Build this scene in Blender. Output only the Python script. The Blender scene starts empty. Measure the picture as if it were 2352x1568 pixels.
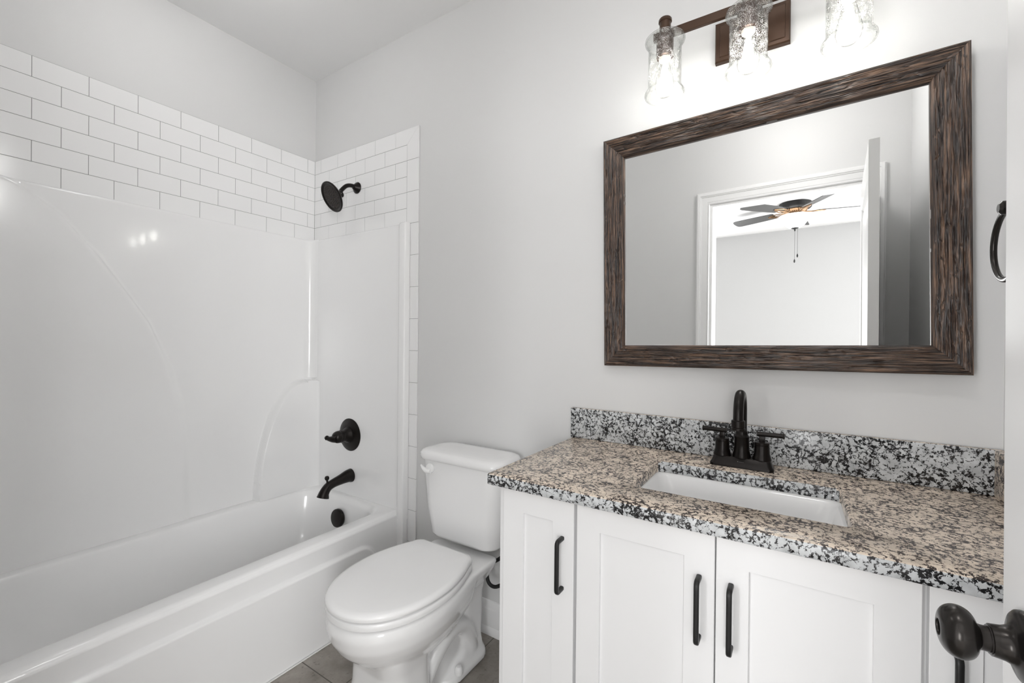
import bpy, bmesh, math, random
from mathutils import Vector, Matrix, noise
random.seed(7)
R = math.radians
PI = math.pi
sc = bpy.context.scene
COL = sc.collection

# ------------------------------------------------------------------ camera
FPX = 1003.83
cam_d = bpy.data.cameras.new('camera')
cam_d.sensor_width = 36.0
cam_d.lens = FPX * 36.0 / 2352.0
cam_d.clip_start = 0.01
cam = bpy.data.objects.new('camera', cam_d)
COL.objects.link(cam)
_yaw, _pit, _rol = R(32.8598), R(-0.2222), R(0.5434)
_f = Vector((-math.sin(_yaw) * math.cos(_pit), math.cos(_yaw) * math.cos(_pit), math.sin(_pit)))
_r = Vector((math.cos(_yaw), math.sin(_yaw), 0))
_u = _r.cross(_f)
_r2 = _r * math.cos(_rol) + _u * math.sin(_rol)
_u2 = _u * math.cos(_rol) - _r * math.sin(_rol)
cam.matrix_world = Matrix(((_r2.x, _u2.x, -_f.x, 2.3553), (_r2.y, _u2.y, -_f.y, -1.5168),
                           (_r2.z, _u2.z, -_f.z, 1.2435), (0, 0, 0, 1)))
sc.camera = cam

# ------------------------------------------------------------------ light and exposure
sc.view_settings.view_transform = 'Standard'
sc.view_settings.look = 'None'
sc.view_settings.gamma = 1.0
sc.view_settings.use_curve_mapping = False
sc.view_settings.exposure = 0.06
BULB = 42.0          # strength of the three vanity bulbs
FAN_GLOW = 6.0      # strength of the bedroom fan's glass bowl
FILL_GLOBE = 22.0          # strength of the opal globe added overhead, out of view, for fill
SIDE_FILL = 185.0          # watts of fill light from the added, unseen bedroom side window
TUB = 18.0           # strength of the small unseen lamp added above the tub as fill
LEFT_FILL = 75.0           # watts of fill light from the added narrow left bedroom window
FAR_FILL = 75.0          # watts of fill light from the added far-wall bedroom window
world = bpy.data.worlds.new('world')
sc.world = world
world.use_nodes = True
world.node_tree.nodes['Background'].inputs[0].default_value = (0.9, 0.95, 1.0, 1)
world.node_tree.nodes['Background'].inputs[1].default_value = 1.0
sc.cycles.use_denoising = True
sc.cycles.max_bounces = 12
sc.cycles.diffuse_bounces = 6
sc.cycles.glossy_bounces = 6
sc.cycles.transparent_max_bounces = 24
sc.cycles.sample_clamp_indirect = 6.0
ld = bpy.data.lights.new('window_fill', 'AREA')  # fill light set in the added far window
ld.shape = 'RECTANGLE'
ld.size, ld.size_y, ld.energy = 1.34, 2.0, FAR_FILL
lo = bpy.data.objects.new('window_fill', ld)
lo.location = (3.55, -5.345, 1.16)
lo.rotation_euler = (R(90), 0, 0)
COL.objects.link(lo)

ld2 = bpy.data.lights.new('side_window_fill', 'AREA')  # raking fill for the tub side, set in the added side window
ld2.shape = 'RECTANGLE'
ld2.size, ld2.size_y, ld2.energy = 1.94, 1.34, SIDE_FILL
lo2 = bpy.data.objects.new('side_window_fill', ld2)
lo2.location = (4.385, -2.75, 1.5)
lo2.rotation_euler = (R(90), 0, R(90))
COL.objects.link(lo2)

ld3 = bpy.data.lights.new('left_window_fill', 'AREA')  # fill for the right wall and door, set in the added narrow window
ld3.shape = 'RECTANGLE'
ld3.size, ld3.size_y, ld3.energy = 0.66, 2.0, LEFT_FILL
lo3 = bpy.data.objects.new('left_window_fill', ld3)
lo3.location = (0.63, -5.345, 1.16)
lo3.rotation_euler = (R(90), 0, 0)
COL.objects.link(lo3)

# ------------------------------------------------------------------ room measures
CEIL = 2.735
RX = 2.778            # right wall
FY = -1.52            # front (door) wall, bathroom side
BY = -1.635           # the same wall, bedroom side
BED_Y = -5.36
ZT = 2.2647           # top of the wall tiles
TP, TH = 0.154, 0.0772
SUR = 1.805           # top of the tub surround
RIM = 0.405
CT = 0.881            # counter top


# ------------------------------------------------------------------ materials
def mat(name, base=(0.8, 0.8, 0.8), rough=0.5, metal=0.0, coat=0.0, spec=0.5):
    m = bpy.data.materials.new(name)
    m.use_nodes = True
    b = m.node_tree.nodes['Principled BSDF']
    b.inputs['Base Color'].default_value = (*base, 1)
    b.inputs['Roughness'].default_value = rough
    b.inputs['Metallic'].default_value = metal
    b.inputs['Coat Weight'].default_value = coat
    b.inputs['Coat Roughness'].default_value = 0.05
    b.inputs['Specular IOR Level'].default_value = spec
    return m


class NT:
    def __init__(s, m):
        s.t = m.node_tree
        s.b = s.t.nodes.get('Principled BSDF')

    def n(s, kind, **kw):
        x = s.t.nodes.new('ShaderNode' + kind)
        for k, v in kw.items():
            if k.startswith('i_'):
                x.inputs[k[2:]].default_value = v
            elif k.startswith('n_'):
                x.inputs[int(k[2:])].default_value = v
            else:
                setattr(x, k, v)
        return x

    def l(s, a, b):
        s.t.links.new(a, b)

    def ramp(s, src, stops, interp='LINEAR'):
        x = s.n('ValToRGB')
        x.color_ramp.interpolation = interp
        el = x.color_ramp.elements
        while len(el) < len(stops):
            el.new(0.5)
        for e, (p, c) in zip(el, stops):
            e.position = p
            e.color = (*c, 1) if len(c) == 3 else c
        s.l(src, x.inputs[0])
        return x

    def coords(s, scale=(1, 1, 1), rot=(0, 0, 0)):
        tc = s.n('TexCoord')
        mp = s.n('Mapping')
        mp.inputs['Scale'].default_value = scale
        mp.inputs['Rotation'].default_value = rot
        s.l(tc.outputs['Object'], mp.inputs['Vector'])
        return mp.outputs['Vector']

    def bump(s, h, strength, dist=0.01):
        x = s.n('Bump')
        x.inputs['Strength'].default_value = strength
        x.inputs['Distance'].default_value = dist
        s.l(h, x.inputs['Height'])
        s.l(x.outputs['Normal'], s.b.inputs['Normal'])
        return x


def painted(name, base, rough, scale=220.0, strength=0.05):
    """Rolled wall paint: a plain colour with a faint orange-peel bump."""
    m = mat(name, base, rough)
    t = NT(m)
    v = t.coords()
    nz = t.n('TexNoise', i_Scale=scale, i_Detail=2.0)
    t.l(v, nz.inputs['Vector'])
    t.bump(nz.outputs['Fac'], strength, 0.002)
    return m


M = {}
M['wall'] = painted('wall_paint', (0.70, 0.70, 0.698), 0.55)
M['ceiling'] = painted('ceiling_paint', (0.90, 0.90, 0.90), 0.8)
M['trim'] = painted('trim_paint', (0.85, 0.85, 0.85), 0.3, 60, 0.02)
M['cabinet'] = painted('cabinet_paint', (0.83, 0.83, 0.835), 0.35, 90, 0.02)
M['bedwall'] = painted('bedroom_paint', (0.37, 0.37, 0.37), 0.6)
M['acrylic'] = painted('tub_acrylic', (0.86, 0.86, 0.86), 0.16, 14, 0.012)
M['acrylic'].node_tree.nodes['Principled BSDF'].inputs['Coat Weight'].default_value = 0.3
M['china'] = mat('toilet_china', (0.86, 0.86, 0.86), 0.12, coat=0.4)
M['plastic'] = mat('seat_plastic', (0.87, 0.87, 0.87), 0.22)
M['tile'] = mat('tile_glaze', (0.86, 0.86, 0.86), 0.14)
M['grout'] = painted('grout', (0.27, 0.27, 0.27), 0.9, 400, 0.2)
M['caulk'] = mat('caulk', (0.82, 0.82, 0.80), 0.4)
M['bronze'] = mat('dark_bronze', (0.011, 0.0085, 0.0075), 0.30, 0.55, 0.0, 0.42)
M['black_metal'] = mat('matte_black_metal', (0.012, 0.012, 0.012), 0.42, 0.3)
M['knob'] = mat('knob_bronze', (0.030, 0.027, 0.025), 0.24, 0.75, 0.0, 0.5)
M['rubber'] = mat('braided_hose', (0.012, 0.012, 0.012), 0.55)
M['nozzle'] = mat('nozzle_rubber', (0.07, 0.055, 0.05), 0.6)
M['warm_bronze'] = mat('lamp_bronze', (0.060, 0.032, 0.019), 0.36, 0.5)
M['chrome'] = mat('chrome', (0.75, 0.75, 0.75), 0.12, 1.0)
M['silver'] = mat('mirror_silver', (0.93, 0.935, 0.93), 0.0, 1.0)
M['ivory'] = mat('socket_ceramic', (0.80, 0.76, 0.66), 0.4)
M['fan_blade'] = mat('fan_blade_grey', (0.055, 0.055, 0.055), 0.45)
M['antique'] = mat('fan_antique_bronze', (0.20, 0.12, 0.065), 0.35, 0.8)
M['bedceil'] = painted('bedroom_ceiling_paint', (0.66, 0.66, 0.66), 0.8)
M['carpet'] = painted('carpet', (0.42, 0.40, 0.38), 0.95, 300, 0.6)
M['engrave'] = mat('engraving', (0.16, 0.16, 0.16), 0.5)


def emissive(name, col, strength):
    m = bpy.data.materials.new(name)
    m.use_nodes = True
    t = m.node_tree
    t.nodes.clear()
    e = t.nodes.new('ShaderNodeEmission')
    e.inputs[0].default_value = (*col, 1)
    e.inputs[1].default_value = strength
    o = t.nodes.new('ShaderNodeOutputMaterial')
    t.links.new(e.outputs[0], o.inputs[0])
    return m


M['glow'] = emissive('bulb_glow', (1.0, 0.97, 0.93), BULB)
M['lens'] = emissive('fill_globe_lens', (1.0, 0.985, 0.97), FILL_GLOBE)
M['tub_fill_lens'] = emissive('tub_fill_glow', (1.0, 0.985, 0.97), TUB)
M['fan_glow'] = emissive('fan_bowl_glow', (1.0, 0.98, 0.95), FAN_GLOW)


def sc_out(t, lw):
    """Thin-sheet reflectance, the same from both faces: about 5 % face-on and more at the rim."""
    p = t.n('Math', operation='POWER')
    p.inputs[1].default_value = 3.5
    t.l(lw.outputs['Facing'], p.inputs[0])
    a = t.n('Math', operation='MULTIPLY_ADD')
    a.inputs[1].default_value = 0.55
    a.inputs[2].default_value = 0.05
    t.l(p.outputs[0], a.inputs[0])
    return a.outputs[0]


def clear_glass(name, seeded):
    """Thin clear glass: see-through with a Fresnel gloss; seeded glass has small air bubbles."""
    m = bpy.data.materials.new(name)
    m.use_nodes = True
    t = NT(m)
    t.t.nodes.clear()
    out = t.n('OutputMaterial')
    tr = t.n('BsdfTransparent')
    tr.inputs[0].default_value = (0.97, 0.975, 0.97, 1)
    tw = t.n('LayerWeight', i_Blend=0.5)
    tp = t.n('Math', operation='POWER')
    tp.inputs[1].default_value = 4.0
    t.l(tw.outputs['Facing'], tp.inputs[0])
    tcol = t.ramp(tp.outputs[0], [(0.0, (0.975, 0.98, 0.975)), (1.0, (0.62, 0.63, 0.62))])
    t.l(tcol.outputs[0], tr.inputs[0])
    gl = t.n('BsdfGlossy')
    gl.inputs['Roughness'].default_value = 0.03
    fr = t.n('LayerWeight', i_Blend=0.5)
    mx = t.n('MixShader')
    t.l(fr.outputs[0] if False else sc_out(t, fr), mx.inputs[0])
    t.l(tr.outputs[0], mx.inputs[1])
    t.l(gl.outputs[0], mx.inputs[2])
    if seeded:
        v = t.coords()
        vo = t.n('TexVoronoi', i_Scale=430.0, i_Randomness=1.0)
        t.l(v, vo.inputs['Vector'])
        big = t.n('TexNoise', i_Scale=60.0, i_Detail=1.0)
        t.l(v, big.inputs['Vector'])
        thr = t.n('MapRange')
        thr.inputs[1].default_value, thr.inputs[2].default_value = 0.35, 0.7
        thr.inputs[3].default_value, thr.inputs[4].default_value = 0.14, 0.36
        t.l(big.outputs['Fac'], thr.inputs[0])
        lt = t.n('Math', operation='LESS_THAN')
        t.l(vo.outputs['Distance'], lt.inputs[0])
        t.l(thr.outputs[0], lt.inputs[1])
        bub = t.n('BsdfTranslucent')
        bub.inputs[0].default_value = (0.95, 0.95, 0.93, 1)
        bd = t.n('BsdfDiffuse')
        bd.inputs[0].default_value = (0.9, 0.9, 0.88, 1)
        bm_ = t.n('MixShader')
        bm_.inputs[0].default_value = 0.4
        t.l(bub.outputs[0], bm_.inputs[1])
        t.l(bd.outputs[0], bm_.inputs[2])
        amt = t.n('Math', operation='MULTIPLY')
        amt.inputs[1].default_value = 0.8
        t.l(lt.outputs[0], amt.inputs[0])
        m2 = t.n('MixShader')
        t.l(amt.outputs[0], m2.inputs[0])
        t.l(mx.outputs[0], m2.inputs[1])
        t.l(bm_.outputs[0], m2.inputs[2])
        bp = t.n('Bump')
        bp.inputs['Strength'].default_value = 0.5
        bp.inputs['Distance'].default_value = 0.001
        t.l(vo.outputs['Distance'], bp.inputs['Height'])
        t.l(bp.outputs[0], gl.inputs['Normal'])
        t.l(m2.outputs[0], out.inputs[0])
    else:
        t.l(mx.outputs[0], out.inputs[0])
    return m


M['seeded'] = clear_glass('seeded_glass', True)
M['clear'] = clear_glass('clear_glass', False)


def granite(name, light, mid, dark):
    """Pale crystals of one to three centimetres in a speckled dark matrix."""
    m = mat(name, light, 0.15, spec=0.5)
    t = NT(m)
    v = t.coords()

    def math_(op, a, b=None, c=None):
        x = t.n('Math', operation=op)
        for k, q in enumerate((a, b, c)):
            if q is None:
                continue
            if isinstance(q, (int, float)):
                x.inputs[k].default_value = q
            else:
                t.l(q, x.inputs[k])
        return x.outputs[0]
    warp = t.n('TexNoise', i_Scale=42.0, i_Detail=4.0, i_Roughness=0.65)
    t.l(v, warp.inputs['Vector'])
    wv = t.n('VectorMath', operation='MULTIPLY_ADD')
    wv.inputs[1].default_value = (0.034, 0.034, 0.034)
    t.l(warp.outputs['Color'], wv.inputs[0])
    t.l(v, wv.inputs[2])
    ed = t.n('TexVoronoi', feature='DISTANCE_TO_EDGE', i_Scale=64.0)
    t.l(wv.outputs[0], ed.inputs['Vector'])
    nz = t.n('TexNoise', i_Scale=130.0, i_Detail=5.0, i_Roughness=0.7)
    t.l(v, nz.inputs['Vector'])
    patch = t.n('TexNoise', i_Scale=25.0, i_Detail=2.0)
    t.l(v, patch.inputs['Vector'])
    # crystal value: far from the cell edge is pale, near it dark, broken up by noise and by denser patches
    val = math_('MULTIPLY_ADD', math_('SUBTRACT', nz.outputs['Fac'], 0.5), 0.95, ed.outputs['Distance'])
    val = math_('MULTIPLY_ADD', math_('SUBTRACT', patch.outputs['Fac'], 0.5), 0.50, val)
    fine = t.n('TexVoronoi', feature='F1', i_Scale=370.0)
    t.l(wv.outputs[0], fine.inputs['Vector'])
    sp = t.n('SeparateColor')
    t.l(fine.outputs['Color'], sp.inputs[0])
    val = math_('MULTIPLY_ADD', math_('SUBTRACT', sp.outputs[0], 0.5), 0.20, val)
    rp = t.ramp(math_('ADD', val, 0.5), [(0.0, dark), (0.535, dark), (0.56, mid), (0.585, mid), (0.61, light), (1.0, light)])
    tint = t.n('TexNoise', i_Scale=36.0, i_Detail=5.0)
    t.l(v, tint.inputs['Vector'])
    tr = t.ramp(tint.outputs['Fac'], [(0.35, (0.78, 0.78, 0.78)), (0.65, (1.08, 1.08, 1.08))])
    mu = t.n('MixRGB', blend_type='MULTIPLY')
    mu.inputs[0].default_value = 1.0
    t.l(rp.outputs[0], mu.inputs[1])
    t.l(tr.outputs[0], mu.inputs[2])
    t.l(mu.outputs[0], t.b.inputs['Base Color'])
    return m


M['granite_top'] = granite('granite_polished_top', (0.75, 0.645, 0.535), (0.25, 0.195, 0.17), (0.040, 0.030, 0.027))
M['granite_top'].node_tree.nodes['Principled BSDF'].inputs['Roughness'].default_value = 0.26
M['granite_face'] = granite('granite_front_face', (0.60, 0.615, 0.625), (0.16, 0.16, 0.165), (0.014, 0.014, 0.015))


def rough_wood(name, along):
    """Scraped, nearly black stained wood with browner ridges; the grain runs along one axis."""
    m = mat(name, (0.05, 0.03, 0.02), 0.36, spec=0.5)
    t = NT(m)
    s = [210.0, 210.0, 210.0]
    s[along] = 9.0
    v = t.coords(tuple(s))
    n1 = t.n('TexNoise', i_Scale=1.0, i_Detail=5.0, i_Roughness=0.6)
    t.l(v, n1.inputs['Vector'])
    rp = t.ramp(n1.outputs['Fac'], [(0.30, (0.006, 0.005, 0.005)), (0.44, (0.024, 0.016, 0.013)),
                                    (0.54, (0.075, 0.047, 0.034)), (0.68, (0.210, 0.130, 0.085))])
    t.l(rp.outputs[0], t.b.inputs['Base Color'])
    t.bump(n1.outputs['Fac'], 0.35, 0.002)
    return m


M['wood_x'] = rough_wood('scraped_wood_horizontal', 0)
M['wood_z'] = rough_wood('scraped_wood_vertical', 2)


def floor_mat():
    m = mat('floor_tile', (0.3, 0.28, 0.26), 0.45)
    t = NT(m)
    v = t.coords()
    sx = t.n('SeparateXYZ')
    t.l(v, sx.inputs[0])

    def joint(sock, off, step):
        a = t.n('Math', operation='ADD')
        a.inputs[1].default_value = -off + step * 40
        t.l(sock, a.inputs[0])
        d = t.n('Math', operation='MODULO')
        d.inputs[1].default_value = step
        t.l(a.outputs[0], d.inputs[0])
        c = t.n('Math', operation='LESS_THAN')
        c.inputs[1].default_value = 0.004
        t.l(d.outputs[0], c.inputs[0])
        return c.outputs[0]
    jx = joint(sx.outputs[0], 1.008, 0.305)
    jy = joint(sx.outputs[1], -0.545, 0.610)
    mxn = t.n('Math', operation='MAXIMUM')
    t.l(jx, mxn.inputs[0])
    t.l(jy, mxn.inputs[1])
    n1 = t.n('TexNoise', i_Scale=7.0, i_Detail=9.0, i_Roughness=0.68)
    t.l(v, n1.inputs['Vector'])
    rp = t.ramp(n1.outputs['Fac'], [(0.30, (0.165, 0.147, 0.130)), (0.5, (0.27, 0.245, 0.218)), (0.72, (0.37, 0.34, 0.31))])
    n2 = t.n('TexNoise', i_Scale=55.0, i_Detail=4.0)
    t.l(v, n2.inputs['Vector'])
    r2 = t.ramp(n2.outputs['Fac'], [(0.30, (0.55, 0.55, 0.55)), (0.40, (1, 1, 1))])
    mu = t.n('MixRGB', blend_type='MULTIPLY')
    mu.inputs[0].default_value = 0.7
    t.l(rp.outputs[0], mu.inputs[1])
    t.l(r2.outputs[0], mu.inputs[2])
    mj = t.n('MixRGB')
    t.l(mxn.outputs[0], mj.inputs[0])
    t.l(mu.outputs[0], mj.inputs[1])
    mj.inputs[2].default_value = (0.09, 0.08, 0.07, 1)
    t.l(mj.outputs[0], t.b.inputs['Base Color'])
    t.bump(n2.outputs['Fac'], 0.15, 0.003)
    return m


M['floor'] = floor_mat()


# ------------------------------------------------------------------ mesh helpers
def obj(name, bm, material, parent=None, sharp=35, local=False, mods=None):
    """Link a bmesh as ONE mesh object (world coordinates unless local)."""
    me = bpy.data.meshes.new(name)
    bmesh.ops.recalc_face_normals(bm, faces=bm.faces)
    bm.to_mesh(me)
    bm.free()
    for x in (material if isinstance(material, (list, tuple)) else [material]):
        me.materials.append(x)
    for p in me.polygons:
        p.use_smooth = True
    me.set_sharp_from_angle(angle=R(sharp))
    o = bpy.data.objects.new(name, me)
    COL.objects.link(o)
    if parent:
        o.parent = parent
        if not local:
            p, off = parent, Vector()
            while p is not None:
                if p.type == 'EMPTY':
                    off += p.location
                p = p.parent
            o.matrix_parent_inverse = Matrix.Translation(-off) if parent.type == 'EMPTY' else Matrix()
    return o


def struct(name, bm, m, label, cat, parent=None, sharp=35):
    o = obj(name, bm, m, parent, sharp)
    if parent is None:
        o['kind'] = 'structure'
        o['label'] = label
        o['category'] = cat
    return o


def thing(name, label, cat, loc=(0, 0, 0), group=None):
    o = bpy.data.objects.new(name, None)
    COL.objects.link(o)
    o.empty_display_size = 0.05
    o.location = loc
    o['label'] = label
    o['category'] = cat
    if group:
        o['group'] = group
    return o


def add_box(bm, x0, x1, y0, y1, z0, z1, bevel=0.0, seg=2, mi=0):
    b = bmesh.new()
    bmesh.ops.create_cube(b, size=1.0)
    for v in b.verts:
        v.co = Vector(((x0 + x1) / 2 + v.co.x * (x1 - x0), (y0 + y1) / 2 + v.co.y * (y1 - y0), (z0 + z1) / 2 + v.co.z * (z1 - z0)))
    if bevel > 0:
        bmesh.ops.bevel(b, geom=b.edges[:], offset=bevel, segments=seg, profile=0.5, affect='EDGES')
    merge(bm, b, mi)


def merge(bm, b, mi=0, mtx=None):
    vm = {}
    for v in b.verts:
        vm[v] = bm.verts.new(mtx @ v.co if mtx else v.co)
    for f in b.faces:
        try:
            nf = bm.faces.new([vm[v] for v in f.verts])
            nf.material_index = mi if mi else f.material_index
        except ValueError:
            pass
    b.free()


def box(*a, **k):
    bm = bmesh.new()
    add_box(bm, *a, **k)
    return bm


def loft(bm, rings, cap0=True, cap1=True, mi=0, closed=True, mtx=None):
    vs = [[bm.verts.new(mtx @ Vector(p) if mtx else p) for p in r] for r in rings]
    n = len(rings[0])
    for a, b in zip(vs, vs[1:]):
        for i in range(n if closed else n - 1):
            j = (i + 1) % n
            f = bm.faces.new((a[i], a[j], b[j], b[i]))
            f.material_index = mi
    if cap0:
        bm.faces.new(vs[0][::-1]).material_index = mi
    if cap1:
        bm.faces.new(vs[-1]).material_index = mi
    return vs


def frame_of(axis, up=None):
    z = Vector(axis).normalized()
    t = Vector(up) if up else (Vector((0, 0, 1)) if abs(z.z) < 0.9 else Vector((1, 0, 0)))
    x = t.cross(z).normalized()
    y = z.cross(x)
    return x, y, z


def add_lathe(bm, profile, origin, axis, n=40, mi=0, cap0=True, cap1=True, sx=1.0, up=None):
    """profile: (radius, distance along the axis); turned round the axis from origin."""
    x, y, z = frame_of(axis, up)
    o = Vector(origin)
    rings = []
    for r, h in profile:
        r = max(r, 0.0002)
        rings.append([o + z * h + (x * math.cos(2 * PI * i / n) * sx + y * math.sin(2 * PI * i / n)) * r for i in range(n)])
    loft(bm, rings, cap0, cap1, mi)


def lathe(*a, **k):
    bm = bmesh.new()
    add_lathe(bm, *a, **k)
    return bm


def catmull(pts, per=8):
    P = [Vector(p) for p in pts]
    P = [P[0] * 2 - P[1]] + P + [P[-1] * 2 - P[-2]]
    out = []
    for i in range(1, len(P) - 2):
        for k in range(per):
            t = k / per
            a, b, c, d = P[i - 1], P[i], P[i + 1], P[i + 2]
            out.append(0.5 * ((2 * b) + (c - a) * t + (2 * a - 5 * b + 4 * c - d) * t * t + (3 * b - a - 3 * c + d) * t ** 3))
    out.append(P[-2])
    return out


def add_tube(bm, pts, rad, n=16, mi=0, smooth=True, per=8, section=None):
    """Sweep a circle (or section of (a,b) pairs) along a path; rad is a number or one per control point."""
    if smooth:
        path = catmull(pts, per)
        if not isinstance(rad, (int, float)):
            rr = [Vector((r, 0, 0)) for r in rad]
            rad = [v.x for v in catmull(rr, per)]
    else:
        path = [Vector(p) for p in pts]
    m = len(path)
    rads = [rad] * m if isinstance(rad, (int, float)) else list(rad)
    tang = []
    for i in range(m):
        a, b = path[max(i - 1, 0)], path[min(i + 1, m - 1)]
        tang.append((b - a).normalized())
    x, y, _ = frame_of(tang[0])
    rings = []
    for i in range(m):
        if i:
            q = tang[i - 1].rotation_difference(tang[i])
            x = q @ x
            y = q @ y
        sec = section or [(math.cos(2 * PI * k / n), math.sin(2 * PI * k / n)) for k in range(n)]
        rings.append([path[i] + (x * a + y * b) * rads[i] for a, b in sec])
    loft(bm, rings, True, True, mi)


def tube(*a, **k):
    bm = bmesh.new()
    add_tube(bm, *a, **k)
    return bm


def rrect(x0, x1, y0, y1, r, z, k=6):
    """Rounded rectangle ring, 4*(k+1) points, counter-clockwise from the +x +y corner."""
    r = min(r, (x1 - x0) / 2 - 1e-4, (y1 - y0) / 2 - 1e-4)
    out = []
    for cx, cy, a0 in ((x1 - r, y1 - r, 0), (x0 + r, y1 - r, 90), (x0 + r, y0 + r, 180), (x1 - r, y0 + r, 270)):
        for i in range(k + 1):
            a = R(a0 + 90 * i / k)
            out.append((cx + r * math.cos(a), cy + r * math.sin(a), z))
    return out


def sweep_profile_x(bm, prof, x0, x1, m0=0.0, m1=0.0):
    """Moulding: profile of (y, z) pairs run along x; m0/m1 mitre the ends by the profile's z."""
    rings = [[(x0 + m0 * z, y, z) for y, z in prof], [(x1 + m1 * z, y, z) for y, z in prof]]
    loft(bm, rings)


def smooth01(a, b, x):
    t = min(1, max(0, (x - a) / (b - a)))
    return t * t * (3 - 2 * t)


# ================================================================== THE SETTING
struct('floor', box(-0.1, RX + 0.1, BY, 0.1, -0.06, 0.0), M['floor'], 'brown grey stone-look tile floor', 'floor')
struct('ceiling', box(-0.1, RX + 0.1, BY, 0.1, CEIL, CEIL + 0.06), M['ceiling'], 'flat white bathroom ceiling', 'ceiling')
struct('wall_back', box(-0.1, RX + 0.1, 0.0, 0.1, 0.0, CEIL), M['wall'], 'grey painted wall behind the vanity and toilet', 'wall')
struct('wall_left', box(-0.1, 0.0, FY, 0.0, 0.0, CEIL), M['wall'], 'grey painted wall above the long side of the tub', 'wall')
struct('wall_right', box(RX, RX + 0.1, FY, 0.0, 0.0, CEIL), M['wall'], 'grey painted wall at the right end of the vanity', 'wall')
OX0, OX1, OZ = 1.826, 2.606, 2.114     # door opening
b = bmesh.new()
add_box(b, -0.1, OX0, BY, FY, 0, CEIL)
add_box(b, OX1, RX + 0.1, BY, FY, 0, CEIL)
add_box(b, OX0, OX1, BY, FY, OZ, CEIL)
struct('wall_front', b, M['wall'], 'grey painted wall with the doorway, seen in the mirror', 'wall')

# bedroom beyond the doorway (seen in the mirror)
BX0, BX1 = 0.2, 4.4
struct('floor_bedroom', box(BX0 - 0.1, BX1 + 0.1, BED_Y - 0.1, BY, -0.06, 0.0), M['carpet'], 'carpeted bedroom floor beyond the doorway', 'floor')
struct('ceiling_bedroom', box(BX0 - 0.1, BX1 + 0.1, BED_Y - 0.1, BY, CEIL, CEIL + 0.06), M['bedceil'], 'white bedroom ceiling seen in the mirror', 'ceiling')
GX = (2.85, 4.25, 0.05, 2.25)      # far-wall opening added for fill light, right of what the mirror shows
b = bmesh.new()
GL = (0.27, 0.99)  # narrow second opening, also added for fill light
add_box(b, BX0 - 0.1, GL[0], BED_Y - 0.1, BED_Y, 0, CEIL)
add_box(b, GL[1], GX[0], BED_Y - 0.1, BED_Y, 0, CEIL)
add_box(b, GL[0], GL[1], BED_Y - 0.1, BED_Y, GX[3], CEIL)
add_box(b, GL[0], GL[1], BED_Y - 0.1, BED_Y, 0, GX[2])
add_box(b, GX[1], BX1 + 0.1, BED_Y - 0.1, BED_Y, 0, CEIL)
add_box(b, GX[0], GX[1], BED_Y - 0.1, BED_Y, GX[3], CEIL)
add_box(b, GX[0], GX[1], BED_Y - 0.1, BED_Y, 0, GX[2])
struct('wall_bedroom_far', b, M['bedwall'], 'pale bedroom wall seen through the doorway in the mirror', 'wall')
b = bmesh.new()
add_box(b, BX1, BX1 + 0.1, BED_Y, -3.75, 0, CEIL)
add_box(b, BX1, BX1 + 0.1, -1.75, BY, 0, CEIL)
add_box(b, BX1, BX1 + 0.1, -3.75, -1.75, 0, 0.8)
add_box(b, BX1, BX1 + 0.1, -3.75, -1.75, 2.2, CEIL)
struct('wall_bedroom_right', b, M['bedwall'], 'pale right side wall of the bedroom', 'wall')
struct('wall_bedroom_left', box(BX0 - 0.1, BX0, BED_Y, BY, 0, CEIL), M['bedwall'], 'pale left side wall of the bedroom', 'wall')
b = bmesh.new()
for (x0, x1, z0, z1) in ((GX[0], GX[0] + 0.05, GX[2], GX[3]), (GX[1] - 0.05, GX[1], GX[2], GX[3]), (GX[0] + 0.05, GX[1] - 0.05, GX[2], GX[2] + 0.05), (GX[0] + 0.05, GX[1] - 0.05, GX[3] - 0.05, GX[3])):
    add_box(b, x0, x1, BED_Y - 0.08, BED_Y - 0.03, z0, z1)
win = struct('fill_window_1', b, M['trim'], 'unseen white framed bedroom window added for fill light', 'window')
obj('window_pane', box(GX[0] + 0.05, GX[1] - 0.05, BED_Y - 0.058, BED_Y - 0.052, GX[2] + 0.05, GX[3] - 0.05), M['clear'], win)
b = bmesh.new()
for (x0, x1, z0, z1) in ((GL[0], GL[0] + 0.05, GX[2], GX[3]), (GL[1] - 0.05, GL[1], GX[2], GX[3]), (GL[0] + 0.05, GL[1] - 0.05, GX[2], GX[2] + 0.05), (GL[0] + 0.05, GL[1] - 0.05, GX[3] - 0.05, GX[3])):
    add_box(b, x0, x1, BED_Y - 0.08, BED_Y - 0.03, z0, z1)
win = struct('fill_window_3', b, M['trim'], 'narrow unseen white framed bedroom window added for fill light', 'window')
obj('window_pane', box(GL[0] + 0.05, GL[1] - 0.05, BED_Y - 0.058, BED_Y - 0.052, GX[2] + 0.05, GX[3] - 0.05), M['clear'], win)
b = bmesh.new()
for (y0, y1, z0, z1) in ((-3.75, -3.71, 0.8, 2.2), (-1.79, -1.75, 0.8, 2.2), (-3.71, -1.79, 0.8, 0.84), (-3.71, -1.79, 2.16, 2.2)):
    add_box(b, BX1 + 0.03, BX1 + 0.08, y0, y1, z0, z1)
win = struct('fill_window_2', b, M['trim'], 'unseen white framed bedroom side window added for fill light', 'window')
obj('window_pane', box(BX1 + 0.052, BX1 + 0.058, -3.71, -1.79, 0.84, 2.16), M['clear'], win)
# wall continuing on the bedroom side, left and right of the bathroom
b = bmesh.new()
add_box(b, RX + 0.1, BX1, BY, BY + 0.1, 0, CEIL)
struct('wall_bedroom_near', b, M['bedwall'], 'pale bedroom wall beside the bathroom', 'wall')

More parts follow.
